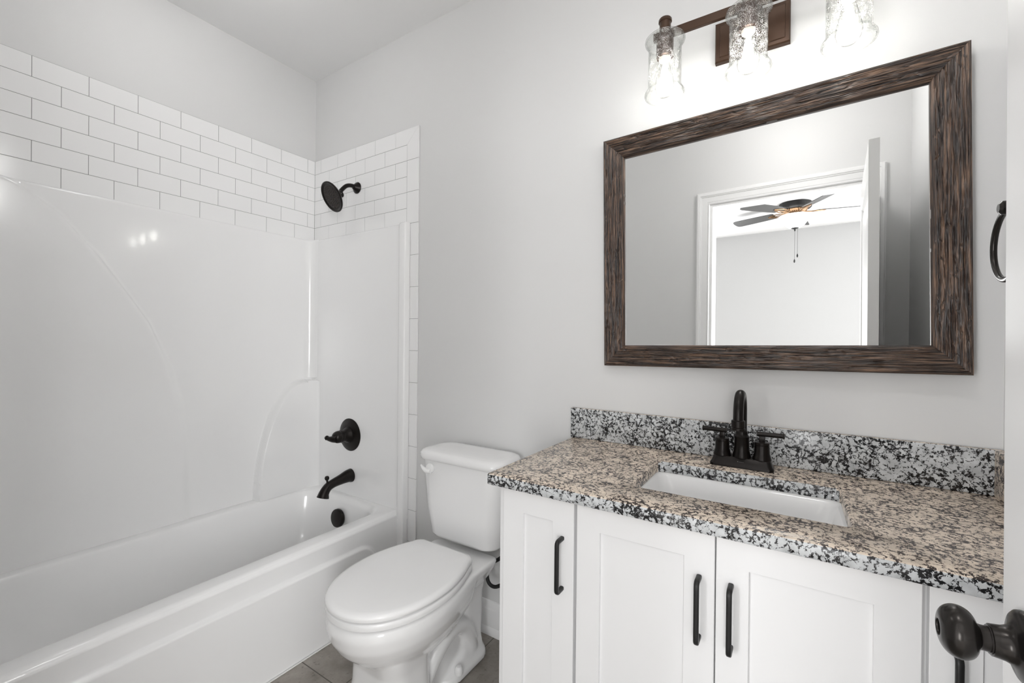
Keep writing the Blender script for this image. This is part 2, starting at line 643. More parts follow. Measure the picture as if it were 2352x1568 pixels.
# door casing, both the bathroom face and the jamb
b = bmesh.new()
prof = [(0.0, 0.010), (0.003, 0.0135), (0.007, 0.0135), (0.0085, 0.009), (0.013, 0.010), (0.0145, 0.0125), (0.045, 0.0165), (0.0465, 0.021), (0.052, 0.0215), (0.0535, 0.0265), (0.061, 0.029), (0.068, 0.0285), (0.072, 0.025), (0.0735, 0.019), (0.0765, 0.018), (0.0765, 0.0), (0.0, 0.0)]


def casing(bm, ysurf, sgn):
    """Colonial casing mitred round the opening; (across, thickness) profile."""
    ix0, ix1, iz = OX0 - 0.0, OX1 + 0.0, OZ + 0.0
    path = [(ix0, 0, -1, 0), (ix0, iz, -1, 1), (ix1, iz, 1, 1), (ix1, 0, 1, 0)]
    rings = []
    for (px, pz, dx, dz) in path:
        rings.append([(px + dx * a, ysurf + sgn * h, pz + dz * a) for a, h in prof])
    loft(bm, rings)


casing(b, FY, 1)
casing(b, BY, -1)
struct('trim_1', b, M['trim'], 'white moulded casing round the doorway, seen in the mirror', 'door casing')
b = bmesh.new()
add_box(b, OX0, OX0 + 0.016, BY, FY, 0, OZ)
add_box(b, OX1 - 0.012, OX1, BY, FY, 0, OZ)
add_box(b, OX0 + 0.016, OX1 - 0.012, BY, FY, OZ - 0.016, OZ)
struct('trim_2', b, M['trim'], 'white door jamb lining the doorway', 'door jamb')

# baseboard on the back wall between tub tile and vanity
bprof = [(0, 0), (-0.024, 0), (-0.024, 0.012), (-0.017, 0.026), (-0.014, 0.030), (-0.014, 0.098), (-0.012, 0.104), (-0.010, 0.108), (-0.0105, 0.116), (-0.007, 0.124), (-0.004, 0.132), (0, 0.134)]
b = bmesh.new()
sweep_profile_x(b, bprof, 0.842, 1.674)
struct('baseboard_back', b, M['trim'], 'white moulded baseboard behind the toilet', 'baseboard')
b = bmesh.new()
rings = [[(x, FY - y, z) for y, z in bprof] for x in (0.80, OX0 - 0.079)]
loft(b, rings)
struct('baseboard_front', b, M['trim'], 'white moulded baseboard on the doorway wall', 'baseboard')

# ------------------------------------------------------------------ wall tile
GAP = 0.0008


def add_tile(bm, a0, a1, z0, z1, place, corner=None):
    """One glazed tile with a pillowed edge; place maps (along, depth, z) to the world."""
    t, c = 0.0080, 0.0007
    if a1 - a0 < 0.006 or z1 - z0 < 0.006:
        return
    rings = []
    for ins, d in ((0, 0.001), (0, t - c), (c * 0.35, t - c * 0.35), (c, t)):
        rings.append([place(a, d, z) for a, z in ((a0 + ins, z0 + ins), (a1 - ins, z0 + ins), (a1 - ins, z1 - ins), (a0 + ins, z1 - ins))])
    loft(bm, rings, False, True, 0)


def tile_field(bm, first, length, rows, place, stop=None):
    for r in range(rows):
        z1 = ZT - r * TH - GAP
        z0 = ZT - (r + 1) * TH + GAP
        off = first if r % 2 == 0 else first - TP / 2
        edges = [0.0]
        e = off
        while e < length - 0.001:
            if e > 0.004:
                edges.append(e)
            e += TP
        edges.append(length)
        for a, c in zip(edges, edges[1:]):
            add_tile(bm, a + (GAP if a > 0 else 0), c - GAP, z0, z1, place)


b = bmesh.new()
add_box(b, 0.0, 0.0072, FY, -0.0005, ZT - 6 * TH, ZT, mi=1)
b.normal_update()
pl = lambda a, d, z: (d, -a - 0.0085, z)
tile_field(b, 0.0518 - 0.0085, 1.50, 6, pl)
struct('trim_3', b, [M['tile'], M['grout']], 'white running-bond wall tile above the long side of the tub', 'wall tile', sharp=25)

XT = 0.8397
XI = XT - TH
b = bmesh.new()
add_box(b, 0.0074, XT - 0.002, -0.0072, 0.0, ZT - 6 * TH, ZT, mi=1)
add_box(b, XI, XT - 0.002, -0.0072, 0.0, 0.003, ZT - 6 * TH, mi=1)
pb = lambda a, d, z: (a, -d, z)
for r in range(6):
    z1 = ZT - r * TH - GAP
    z0 = ZT - (r + 1) * TH + GAP
    off = 0.0654 if r % 2 == 0 else 0.0654 + TP / 2
    edges = [0.0085]
    e = off
    lim = XI if r else XI - TP / 2 + 0.04
    while e < (XI - 0.01):
        edges.append(e)
        e += TP
    edges.append(XI)
    for k, (a, c) in enumerate(zip(edges, edges[1:])):
        if r == 0 and k == len(edges) - 2:
            # last tile of the top row is mitred into the trim
            t = 0.008
            pts = [(a + GAP, z0), (XI - 0.0002, z0), (XT - 0.001, z1), (a + GAP, z1)]
            loft(b, [[pb(p, 0.001, q) for p, q in pts], [pb(p, t, q) for p, q in pts]], False, True)
        else:
            add_tile(b, a + (GAP if k else 0), c - GAP, z0, z1, pb)
# vertical bullnose trim pieces, six inches tall, first one mitred
k = 0
z1 = ZT
while z1 > 0.02:
    z0 = max(z1 - TP, 0.003)
    if k == 0:
        pts = [(XI + 0.0006, z0 + GAP), (XT, z0 + GAP), (XT, ZT - GAP), (XI + 0.0006, ZT - TH + 0.0002)]
        loft(b, [[pb(p, 0.001, q) for p, q in pts], [pb(p, 0.008, q) for p, q in pts]], False, True)
    else:
        add_tile(b, XI + GAP, XT, z0 + GAP, z1 - GAP, pb)
    z1 -= TP
    k += 1
struct('trim_4', b, [M['tile'], M['grout']], 'white wall tile with mitred edge trim on the shower head wall', 'wall tile', sharp=25)

# ------------------------------------------------------------------ bathroom door
ang = R(1.2)
door = bpy.data.objects.new('door_1', None)
COL.objects.link(door)
door.location = (2.5865, -1.512, 0.0)
door.rotation_euler = (0, R(-0.25), ang)
door['kind'] = 'structure'
door['label'] = 'open white panelled bathroom door at the right edge with dark egg knob'
door['category'] = 'door'
DW, DTK, DH = 0.748, 0.035, 2.055
b = bmesh.new()
# local frame: x = thickness (0 = face towards the room), y = along the leaf, z = up
def door_leaf(bm):
    ys = [0.0, 0.115, DW - 0.115, DW]
    zs = [0.010, 0.24, 0.93, 1.08, DH - 0.13, DH]
    for (y0, y1) in ((ys[0], ys[1]), (ys[2], ys[3])):
        add_box(bm, 0, DTK, y0, y1, zs[0], zs[5])
    for (z0, z1) in ((zs[0], zs[1]), (zs[2], zs[3]), (zs[4], zs[5])):
        add_box(bm, 0, DTK, ys[1], ys[2], z0, z1)
    for (z0, z1) in ((zs[1], zs[2]), (zs[3], zs[4])):
        for side in (0, 1):
            X = lambda d: d if side == 0 else DTK - d
            rr = []
            for ins, d in ((0, 0.0), (0.006, 0.008), (0.016, 0.010), (0.030, 0.010), (0.052, 0.003)):
                rr.append([(X(d), ys[1] + ins, z0 + ins), (X(d), ys[2] - ins, z0 + ins), (X(d), ys[2] - ins, z1 - ins), (X(d), ys[1] + ins, z1 - ins)])
            loft(bm, rr, False, True)
door_leaf(b)
obj('door_leaf', b, M['trim'], door, local=True)
KY, KZ = DW - 0.066, 0.921
kprof = [(0.0365, 0.0), (0.0370, 0.0035), (0.0362, 0.0065), (0.0335, 0.0090), (0.0285, 0.0110), (0.0225, 0.0128), (0.0190, 0.0155), (0.0172, 0.0200), (0.0164, 0.0260), (0.0160, 0.0300), (0.0145, 0.0304), (0.0145, 0.0316)]
kn = obj('door_knob', lathe(kprof, (0, KY, KZ), (-1, 0, 0), 48), M['knob'], door, local=True)
eprof = [(0.0136, 0.0316), (0.0134, 0.0380), (0.0150, 0.0415), (0.0205, 0.0440), (0.0250, 0.0475), (0.0280, 0.0530), (0.0290, 0.0590), (0.0280, 0.0650), (0.0250, 0.0705), (0.0205, 0.0745), (0.0155, 0.0768), (0.0110, 0.0778), (0.0092, 0.0774), (0.0086, 0.0758), (0.0084, 0.0720)]
eprof = [(v.x * 0.95, 0.0316 + (v.y - 0.0316) * 0.87) for v in catmull([(r, h, 0) for r, h in eprof], 4)]
kprof = [(v.x, v.y) for v in catmull([(r, h, 0) for r, h in kprof[:10]], 3)] + kprof[10:]
obj('knob_grip', lathe(eprof, (0, KY, KZ), (-1, 0, 0), 56), M['knob'], kn, local=True)
kn2 = obj('door_knob', lathe(kprof, (DTK, KY, KZ), (1, 0, 0), 32), M['knob'], door, local=True)
obj('knob_grip', lathe(eprof, (DTK, KY, KZ), (1, 0, 0), 32), M['knob'], kn2, local=True)
obj('latch_plate', box(0.006, 0.029, DW - 0.0005, DW + 0.001, KZ - 0.028, KZ + 0.028), M['knob'], door, local=True)
for hz in (0.25, 1.03, 1.82):
    obj('hinge', lathe([(0.006, 0), (0.006, 0.09)], (0.037, -0.004, hz), (0, 0, 1), 12), M['knob'], door, local=True)

# ================================================================== TUB AND SURROUND
tub = thing('bathtub', 'white moulded bathtub with tall one-piece shower surround in the tiled alcove', 'bathtub', (0.39, -0.76, 0))
b = bmesh.new()
Y0, Y1 = FY + 0.004, -0.0095
rings = [rrect(0.004, 0.742, Y0, Y1, 0.003, RIM - 0.05),
         rrect(0.004, 0.742, Y0, Y1, 0.003, RIM - 0.022),
         rrect(0.006, 0.738, Y0, Y1, 0.005, RIM - 0.008),
         rrect(0.010, 0.728, Y0, Y1, 0.01, RIM - 0.001),
         rrect(0.016, 0.720, Y0 + 0.006, Y1 - 0.002, 0.015, RIM)]
ins = [(0.066, 0.668, -1.440, -0.034, 0.10, RIM), (0.071, 0.661, -1.430, -0.041, 0.11, RIM - 0.003), (0.076, 0.653, -1.420, -0.047, 0.12, RIM - 0.012),
       (0.081, 0.646, -1.405, -0.051, 0.13, RIM - 0.04), (0.090, 0.630, -1.34, -0.064, 0.14, 0.24), (0.105, 0.615, -1.28, -0.080, 0.15, 0.14),
       (0.125, 0.595, -1.24, -0.105, 0.15, 0.10), (0.17, 0.55, -1.18, -0.16, 0.14, 0.08), (0.25, 0.45, -1.0, -0.30, 0.08, 0.077)]
rings += [rrect(*q[:5], q[5], 6) for q in ins]
# resample the straight runs so shading stays even
loft(b, rings, False, True)
obj('basin', b, M['acrylic'], tub, sharp=60)

# apron: profile in (x, z), with a raised lower panel whose upper corner is rounded near the end
b = bmesh.new()
ny, nz = 190, 130
ys = [FY + 0.004 + (Y1 - FY - 0.004) * i / ny for i in range(ny + 1)]
zs = [0.0006 + (RIM - 0.018 - 0.0006) * (i / nz) for i in range(nz + 1)]


def apron_x(y, z):
    x = 0.7455 + 0.010 * (1 - z / RIM)
    # raised panel below the ridge
    yr, zr, rad = -0.165, 0.318, 0.10
    d1 = zr - z
    d2 = yr - y
    if d1 < rad and d2 < rad:
        d = rad - math.hypot(rad - d1, rad - d2)
    else:
        d = min(d1, d2)
    x += 0.018 * smooth01(-0.005, 0.007, d)
    return x


vs = [[b.verts.new((apron_x(y, z), y, z)) for z in zs] for y in ys]
for i in range(ny):
    for j in range(nz):
        b.faces.new((vs[i][j], vs[i + 1][j], vs[i + 1][j + 1], vs[i][j + 1]))
top = [b.verts.new((0.737, y, RIM - 0.0075)) for y in ys]
top2 = [b.verts.new((0.7425, y, RIM - 0.0125)) for y in ys]
for i in range(ny):
    b.faces.new((vs[i][nz], vs[i + 1][nz], top2[i + 1], top2[i]))
    b.faces.new((top2[i], top2[i + 1], top[i + 1], top[i]))
obj('apron', b, M['acrylic'], tub, sharp=60)
obj('caulk_bead', box(0.776, 0.783, FY + 0.006, -0.03, 0.0004, 0.004, bevel=0.0015), M['caulk'], tub)

# long wall of the surround: one moulded sheet with a proud back-rest panel and a corner shelf block
curve = [(-1.30, 1.86), (-1.162, 1.786), (-1.057, 1.703), (-0.945, 1.558), (-0.850, 1.410), (-0.783, 1.300), (-0.712, 1.113), (-0.668, 0.94), (-0.648, 0.80), (-0.642, 0.60), (-0.642, 0.30)]


def curve_y(z):
    for (ya, za), (yb, zb) in zip(curve, curve[1:]):
        if zb <= z <= za:
            return ya + (yb - ya) * (za - z) / (za - zb)
    return curve[-1][0]


SZ0 = RIM - 0.002
zs, z = [], SZ0
while z < SUR:
    zs.append(z)
    z += 0.0042 if z < 0.98 else (0.0026 if z < 1.04 else 0.0075)
zs += [SUR]
ys, y = [], -0.0105
while y > FY + 0.004:
    ys.append(y)
    y -= 0.0025 if y > -0.10 else (0.0026 if -0.40 < y else 0.0055)
ys += [FY + 0.004]
PX = 0.014
BPY = -0.020          # face of the end panel
CR = 0.055            # corner cove


def surround_x(y, z):
    x = PX
    s = curve_y(z) - y
    # the crease fades at its top and is widest at mid height
    k = (0.45 + 0.55 * smooth01(0.95, 1.35, z)) * (0.45 + 0.55 * smooth01(1.80, 1.55, z) if z > 1.55 else 1.0)
    wdt = 0.009 + 0.010 * smooth01(1.30, 1.0, z)
    x += 0.016 * k * smooth01(-wdt, wdt, s)
    # corner shelf block: quarter ellipse outline
    ay, az = 0.262, 0.605
    ey = (-0.083 - y) / ay
    ez = (z - RIM) / az
    if z <= 1.022 and y > -0.5:
        if ey <= 0:
            d = (1.010 - z)
        else:
            rr = math.hypot(ey, max(ez, 0))
            d = (1 - rr) * 0.30
        x += 0.058 * smooth01(0.0, 0.009, d)
    # ease into the tub rim
    # cove into the end panel
    dd = BPY - y
    if z > 1.0:
        kk = smooth01(1.0, 1.02, z)
    else:
        kk = 0.35
    if dd < CR:
        dd = max(dd, 0.0)
        x += kk * (CR - math.sqrt(max(CR * CR - (CR - dd) ** 2, 0)))
    # soft rolled lip along the top
    x -= 0.011 * (1 - math.sqrt(max(0, 1 - max(0, (z - (SUR - 0.014)) / 0.014) ** 2)))
    return x


b = bmesh.new()
vs = [[b.verts.new((surround_x(y, z), y, z)) for z in zs] for y in ys]
for i in range(len(ys) - 1):
    for j in range(len(zs) - 1):
        b.faces.new((vs[i][j], vs[i][j + 1], vs[i + 1][j + 1], vs[i + 1][j]))
obj('long_panel', b, M['acrylic'], tub, sharp=75)

# end panel behind the taps, with a raised front flange
b = bmesh.new()
prof = [(0.016, BPY), (0.700, BPY), (0.722, BPY - 0.001), (0.734, BPY - 0.004), (0.741, BPY - 0.010), (0.744, BPY - 0.016), (0.747, BPY - 0.020), (0.752, BPY - 0.022), (0.783, BPY - 0.022), (0.787, BPY - 0.020), (0.789, BPY - 0.015), (0.789, -0.0092)]
rings = []
for z, lip in ((SZ0 - 0.03, 0), (SUR - 0.012, 0), (SUR - 0.005, 0.002), (SUR - 0.001, 0.006), (SUR, 0.009)):
    rings.append([(x, min(y + lip, -0.0092), z) for x, y in prof])
loft(b, rings, False, False, closed=False)
tb = [(x, -0.0092, SUR) for x, y in prof]
loft(b, [rings[-1], tb], False, False, closed=False)
obj('end_panel', b, M['acrylic'], tub, sharp=50)
# flange continues down the front of the tub
b = bmesh.new()
add_box(b, 0.7430, 0.7880, -0.0405, -0.0092, 0.003, SZ0 + 0.03, bevel=0.003, seg=3)
obj('front_flange', b, M['acrylic'], tub)

# ------------------------------------------------------------------ shower head
sh = thing('shower_head', 'dark bronze round shower head on a bent arm from the tiled wall', 'shower head', (0.391, -0.009, 2.044))
obj('flange', lathe([(0.030, 0.0), (0.0305, 0.003), (0.027, 0.009), (0.017, 0.017), (0.0135, 0.024), (0.012, 0.026)], (0.391, -0.0085, 2.044), (0, -1, 0), 36), M['bronze'], sh)
obj('arm', tube([(0.391, -0.012, 2.044), (0.391, -0.045, 2.046), (0.391, -0.075, 2.036), (0.391, -0.098, 2.014), (0.391, -0.110, 1.999)], 0.0105, 16), M['bronze'], sh)
HC = Vector((0.391, -0.160, 1.955))
hn = Vector((-0.10, -0.86, -0.50)).normalized()
hp = [(0.012, -0.062), (0.018, -0.058), (0.0195, -0.048), (0.017, -0.044), (0.022, -0.038), (0.024, -0.030), (0.022, -0.026), (0.034, -0.020), (0.055, -0.013), (0.072, -0.006), (0.0770, 0.000), (0.0765, 0.004), (0.072, 0.006), (0.066, 0.004), (0.062, 0.001)]
hd = obj('head', lathe(hp, HC, hn, 56), M['bronze'], sh)
b = bmesh.new()
fx, fy, fz = frame_of(hn)
for ring, cnt in ((0.012, 6), (0.022, 12), (0.032, 16), (0.042, 22), (0.052, 28)):
    for k in range(cnt):
        a = 2 * PI * k / cnt + ring * 20
        p = HC + hn * 0.001 + fx * math.cos(a) * ring + fy * math.sin(a) * ring
        add_lathe(b, [(0.0024, -0.001), (0.0022, 0.0022), (0.0012, 0.003)], p, hn, 8)
obj('nozzle_plate', b, M['nozzle'], hd)

# ------------------------------------------------------------------ mixer valve
vx, vz = 0.362, 0.728
va = thing('mixer_valve', 'dark bronze round shower valve with lever handle above the tub spout', 'valve', (vx, BPY, vz))
obj('escutcheon', lathe([(0.086, 0.0), (0.0865, 0.002), (0.080, 0.006), (0.055, 0.011), (0.046, 0.0125), (0.045, 0.016)], (vx, BPY - 0.0006, vz), (0, -1, 0), 56), M['bronze'], va)
obj('sleeve', lathe([(0.044, 0.012), (0.040, 0.020), (0.033, 0.032), (0.030, 0.040), (0.0305, 0.052), (0.0325, 0.054), (0.0325, 0.060), (0.0300, 0.062), (0.0300, 0.068), (0.0318, 0.070), (0.0312, 0.080), (0.0265, 0.092), (0.018, 0.100), (0.008, 0.104)], (vx, BPY - 0.0006, vz), (0, -1, 0), 40), M['bronze'], va)
b = bmesh.new()
y0 = BPY - 0.088
add_tube(b, [(vx + 0.016, y0 - 0.004, vz - 0.006), (vx - 0.004, y0 - 0.014, vz - 0.007), (vx - 0.022, y0 - 0.021, vz - 0.006), (vx - 0.036, y0 - 0.025, vz - 0.003)], [0.019, 0.0165, 0.0125, 0.0105], 16)
add_lathe(b, [(0.006, -0.010), (0.0118, -0.006), (0.0125, 0.002), (0.007, 0.009)], (vx - 0.038, y0 - 0.026, vz - 0.002), (-0.85, -0.5, 0.1), 18)
obj('lever', b, M['bronze'], va)

# ------------------------------------------------------------------ tub spout
sx_, sz_ = 0.372, 0.508
sp = thing('tub_spout', 'dark bronze curved tub spout with diverter knob on the end wall', 'spout', (sx_, BPY, sz_))
b = bmesh.new()
add_tube(b, [(sx_, BPY - 0.0025, sz_ + 0.004), (sx_, BPY - 0.022, sz_ + 0.004), (sx_, BPY - 0.060, sz_ - 0.002), (sx_, BPY - 0.105, sz_ - 0.010), (sx_, BPY - 0.138, sz_ - 0.022), (sx_, BPY - 0.158, sz_ - 0.045), (sx_, BPY - 0.166, sz_ - 0.068)],
         [0.036, 0.0325, 0.0265, 0.0225, 0.0225, 0.0245, 0.030], 28)
obj('body', b, M['bronze'], sp)
obj('diverter', lathe([(0.0055, 0.0), (0.0050, 0.018), (0.0095, 0.022), (0.0115, 0.030), (0.009, 0.038), (0.003, 0.041)], (sx_, BPY - 0.140, sz_ - 0.004), (0, -0.12, 1), 20), M['bronze'], sp)

# ------------------------------------------------------------------ overflow cover
of = thing('overflow_cover', 'dark round overflow cover on the inside end of the tub', 'overflow cover', (0.335, -0.062, 0.295))
on_ = Vector((0, -0.99, 0.09)).normalized()
obj('cap', lathe([(0.030, 0.003), (0.0445, 0.0035), (0.0465, 0.008), (0.0465, 0.020), (0.0445, 0.0235), (0.040, 0.025)], (0.337, -0.0610, 0.292), on_, 48), M['bronze'], of)
obj('screw', lathe([(0.006, 0.003), (0.006, 0.009), (0.003, 0.010)], (0.337, -0.0655, 0.238), on_, 14), M['chrome'], of).__setitem__('label', 'small chrome screw below the cover')

# ================================================================== TOILET
TX = 1.250
toilet = thing('toilet', 'white two-piece toilet with closed lid between tub and vanity', 'toilet', (TX, -0.40, 0))


def egg(hw, yf, yb, yc, hb, z, n=72, cr=0.035, dx=0.0):
    """Seat-shaped outline: round nose at yf, widest (hw) at yc, narrowing to hb at the square back yb."""
    pts = []
    m = n // 2
    for i in range(m + 1):
        a = PI * i / m           # 0 = right widest ... through the nose
        pass
    front = []
    nf = n // 2
    for i in range(nf + 1):
        a = PI * i / nf
        e = 0.92
        cxx = math.copysign(abs(math.cos(a)) ** e, math.cos(a))
        front.append((hw * cxx, yc - (yc - yf) * abs(math.sin(a)) ** e))
    nb = n // 4
    side = []
    for i in range(1, nb + 1):
        t = i / nb
        y = yc + (yb - cr - yc) * t
        w = hw - (hw - hb) * (t ** 1.9)
        side.append((w, y))
    k = 5
    arc = []
    for i in range(1, k + 1):
        a = R(90 * i / k)
        arc.append((hb - cr + cr * math.cos(a), yb - cr + cr * math.sin(a)))
    right = side + arc
    left = [(-x, y) for x, y in right]
    ring = front + left + right[::-1]
    # front runs from +x side round the nose to -x side; then left side back, then right side forward
    return [(TX + dx + x, y, z) for x, y in ring]


# bowl, deck, pedestal and trapway fused into one skin by a voxel remesh
b = bmesh.new()
rings = []
for z, hw, yf, yb, yc, hb in ((0.404, 0.176, -0.715, -0.245, -0.475, 0.150), (0.395, 0.183, -0.724, -0.24, -0.475, 0.155), (0.372, 0.186, -0.728, -0.24, -0.475, 0.155),
                              (0.335, 0.180, -0.720, -0.24, -0.47, 0.145), (0.300, 0.166, -0.700, -0.24, -0.465, 0.135), (0.270, 0.148, -0.672, -0.24, -0.46, 0.12),
                              (0.240, 0.126, -0.635, -0.25, -0.45, 0.105), (0.20, 0.10, -0.60, -0.28, -0.44, 0.085)):
    rings.append(egg(hw, yf, yb, yc, hb, z))
loft(b, rings)
# deck that carries the tank
dk = [rrect(TX - 0.100, TX + 0.100, -0.34, -0.130, 0.03, 0.300), rrect(TX - 0.125, TX + 0.125, -0.34, -0.126, 0.03, 0.335),
      rrect(TX - 0.148, TX + 0.148, -0.34, -0.124, 0.03, 0.372), rrect(TX - 0.158, TX + 0.158, -0.34, -0.122, 0.03, 0.398), rrect(TX - 0.155, TX + 0.155, -0.34, -0.124, 0.03, 0.405)]
loft(b, dk)
# front pedestal
pd = [rrect(TX - 0.122, TX + 0.122, -0.640, -0.425, 0.060, 0.002), rrect(TX - 0.120, TX + 0.120, -0.635, -0.425, 0.060, 0.05), rrect(TX - 0.112, TX + 0.112, -0.618, -0.425, 0.060, 0.14),
      rrect(TX - 0.112, TX + 0.112, -0.615, -0.425, 0.06, 0.20), rrect(TX - 0.122, TX + 0.122, -0.630, -0.42, 0.06, 0.26)]
loft(b, pd)
# core between the pedestal and the back, set in from the sides
loft(b, [rrect(TX - 0.060, TX + 0.060, -0.47, -0.13, 0.03, 0.002), rrect(TX - 0.058, TX + 0.058, -0.47, -0.13, 0.03, 0.20), rrect(TX - 0.085, TX + 0.085, -0.47, -0.13, 0.03, 0.33)])
# rear leg and spreading foot
loft(b, [rrect(TX - 0.105, TX + 0.105, -0.355, -0.085, 0.07, 0.002), rrect(TX - 0.103, TX + 0.103, -0.350, -0.088, 0.07, 0.022), rrect(TX - 0.090, TX + 0.090, -0.315, -0.095, 0.06, 0.038),
         rrect(TX - 0.074, TX + 0.074, -0.25, -0.10, 0.04, 0.075), rrect(TX - 0.072, TX + 0.072, -0.225, -0.10, 0.03, 0.14), rrect(TX - 0.074, TX + 0.074, -0.220, -0.10, 0.03, 0.24), rrect(TX - 0.085, TX + 0.085, -0.235, -0.09, 0.03, 0.32)])
# trapway swelling on both sides
for s in (-1, 1):
    add_tube(b, [(TX + s * 0.062, -0.455, 0.020), (TX + s * 0.064, -0.430, 0.085), (TX + s * 0.064, -0.375, 0.150), (TX + s * 0.062, -0.305, 0.185), (TX + s * 0.060, -0.235, 0.170), (TX + s * 0.056, -0.19, 0.11), (TX + s * 0.05, -0.17, 0.03)],
             [0.026, 0.028, 0.031, 0.032, 0.032, 0.034, 0.036], 16)
    add_tube(b, [(TX + s * 0.085, -0.43, 0.235), (TX + s * 0.092, -0.36, 0.262), (TX + s * 0.092, -0.28, 0.285)], 0.030, 14)
bowl = obj('bowl', b, M['china'], toilet, sharp=80)
md = bowl.modifiers.new('fuse', 'REMESH')
md.mode = 'VOXEL'
md.voxel_size = 0.0055
md.use_smooth_shade = True
ms = bowl.modifiers.new('glaze', 'SMOOTH')
ms.factor = 0.5
ms.iterations = 9
for s in (-1, 1):
    obj('bolt_cap', lathe([(0.0155, 0.0), (0.0155, 0.012), (0.0135, 0.020), (0.009, 0.026), (0.002, 0.028)], (TX + s * 0.093, -0.285, 0.030), (0, 0, 1), 22), M['plastic'], toilet)


def egg_solid(levels):
    bm = bmesh.new()
    rr = []
    for q in levels:
        if isinstance(q, float):          # gentle crown: the last outline drawn in about its middle
            base = [p for p in rr if len(p)][lid_i]
            rr.append([(TX + (p[0] - TX) * q, -0.475 + (p[1] + 0.475) * q, base[0][2] + 0.0035 * (1 - q * q)) for p in base])
        else:
            rr.append(egg(*q[:5], q[5]))
            lid_i = len(rr) - 1
    loft(bm, rr)
    return bm


obj('seat', egg_solid([(0.182, -0.724, -0.258, -0.475, 0.141, 0.4085), (0.186, -0.729, -0.255, -0.475, 0.1435, 0.4110), (0.187, -0.730, -0.255, -0.475, 0.144, 0.4190), (0.1865, -0.7295, -0.255, -0.475, 0.1435, 0.4280), (0.184, -0.726, -0.257, -0.475, 0.142, 0.4305)]), M['plastic'], toilet, sharp=50)
obj('lid', egg_solid([(0.184, -0.726, -0.257, -0.475, 0.141, 0.4352), (0.187, -0.730, -0.254, -0.475, 0.1425, 0.4372), (0.188, -0.731, -0.253, -0.475, 0.143, 0.4440), (0.187, -0.730, -0.254, -0.475, 0.142, 0.4500), (0.182, -0.723, -0.258, -0.475, 0.138, 0.4555),
                    (0.172, -0.710, -0.268, -0.475, 0.130, 0.4580), 0.72, 0.42, 0.12]), M['plastic'], toilet, sharp=50)
obj('bumper', box(TX + 0.150, TX + 0.162, -0.605, -0.580, 0.4045, 0.4100, bevel=0.002), M['plastic'], toilet)
for s in (-1, 1):
    obj('seat_hinge', box(TX + s * 0.075 - 0.022, TX + s * 0.075 + 0.022, -0.252, -0.226, 0.4060, 0.440, bevel=0.008, seg=3), M['plastic'], toilet)

# tank
b = bmesh.new()
TB, TT = 0.432, 0.752
rings = []
for z, hwid, yf, yk, r in ((TB, 0.130, -0.155, -0.050, 0.05), (TB + 0.002, 0.150, -0.172, -0.040, 0.055), (TB + 0.008, 0.163, -0.182, -0.034, 0.058), (TB + 0.020, 0.170, -0.188, -0.030, 0.058), (0.55, 0.183, -0.196, -0.026, 0.058), (TT, 0.198, -0.206, -0.022, 0.056)):
    rings.append(rrect(TX - hwid, TX + hwid, yf, yk, r, z, 8))
loft(b, rings)
obj('tank', b, M['china'], toilet, sharp=50)
b = bmesh.new()
rings = []
for z, o_, r in ((TT + 0.001, 0.004, 0.058), (TT + 0.004, 0.010, 0.062), (TT + 0.016, 0.0125, 0.064), (TT + 0.026, 0.011, 0.064), (TT + 0.034, 0.004, 0.062), (TT + 0.038, -0.008, 0.055), (TT + 0.0405, -0.03, 0.04), (TT + 0.042, -0.06, 0.02)):
    rings.append(rrect(TX - 0.199 - o_, TX + 0.199 + o_, -0.207 - o_, -0.022 + min(max(o_, 0), 0.008) * 1.0 + min(o_, 0), r, z, 8))
loft(b, rings)
obj('tank_lid', b, M['china'], toilet, sharp=60)
b = bmesh.new()
lx, lz = TX - 0.128, 0.722
add_lathe(b, [(0.018, 0.0), (0.0205, 0.004), (0.0205, 0.008), (0.017, 0.013), (0.008, 0.015)], (lx, -0.2035, lz), (0, -1, 0), 26)
add_tube(b, [(lx + 0.010, -0.218, lz - 0.010), (lx - 0.010, -0.221, lz - 0.010), (lx - 0.030, -0.219, lz - 0.002), (lx - 0.044, -0.215, lz + 0.006)], [0.0085, 0.010, 0.008, 0.0045], 14)
obj('flush_lever', b, M['plastic'], toilet)

# water line
hose = thing('supply_hose', 'black braided water hose looping from the wall beside the vanity', 'hose', (1.53, -0.02, 0.2))
obj('hose', tube([(1.408, -0.085, 0.430), (1.408, -0.085, 0.408), (1.385, -0.085, 0.378), (1.344, -0.088, 0.345), (1.326, -0.090, 0.303), (1.333, -0.090, 0.268), (1.362, -0.088, 0.258), (1.42, -0.085, 0.285), (1.49, -0.080, 0.270), (1.525, -0.070, 0.225)], 0.0072, 14), M['rubber'], hose)
b = bmesh.new()
add_lathe(b, [(0.024, 0.0), (0.024, 0.003), (0.009, 0.006), (0.009, 0.055)], (1.525, -0.001, 0.2), (0, -1, 0), 24)
add_lathe(b, [(0.011, 0.0), (0.011, 0.026), (0.008, 0.034)], (1.525, -0.068, 0.193), (0, 0, 1), 18)
obj('stop_valve', b, M['chrome'], hose)
obj('coupling', lathe([(0.013, 0.0), (0.013, 0.016), (0.010, 0.020)], (1.408, -0.085, 0.4125), (0, 0, 1), 18), M['plastic'], hose)

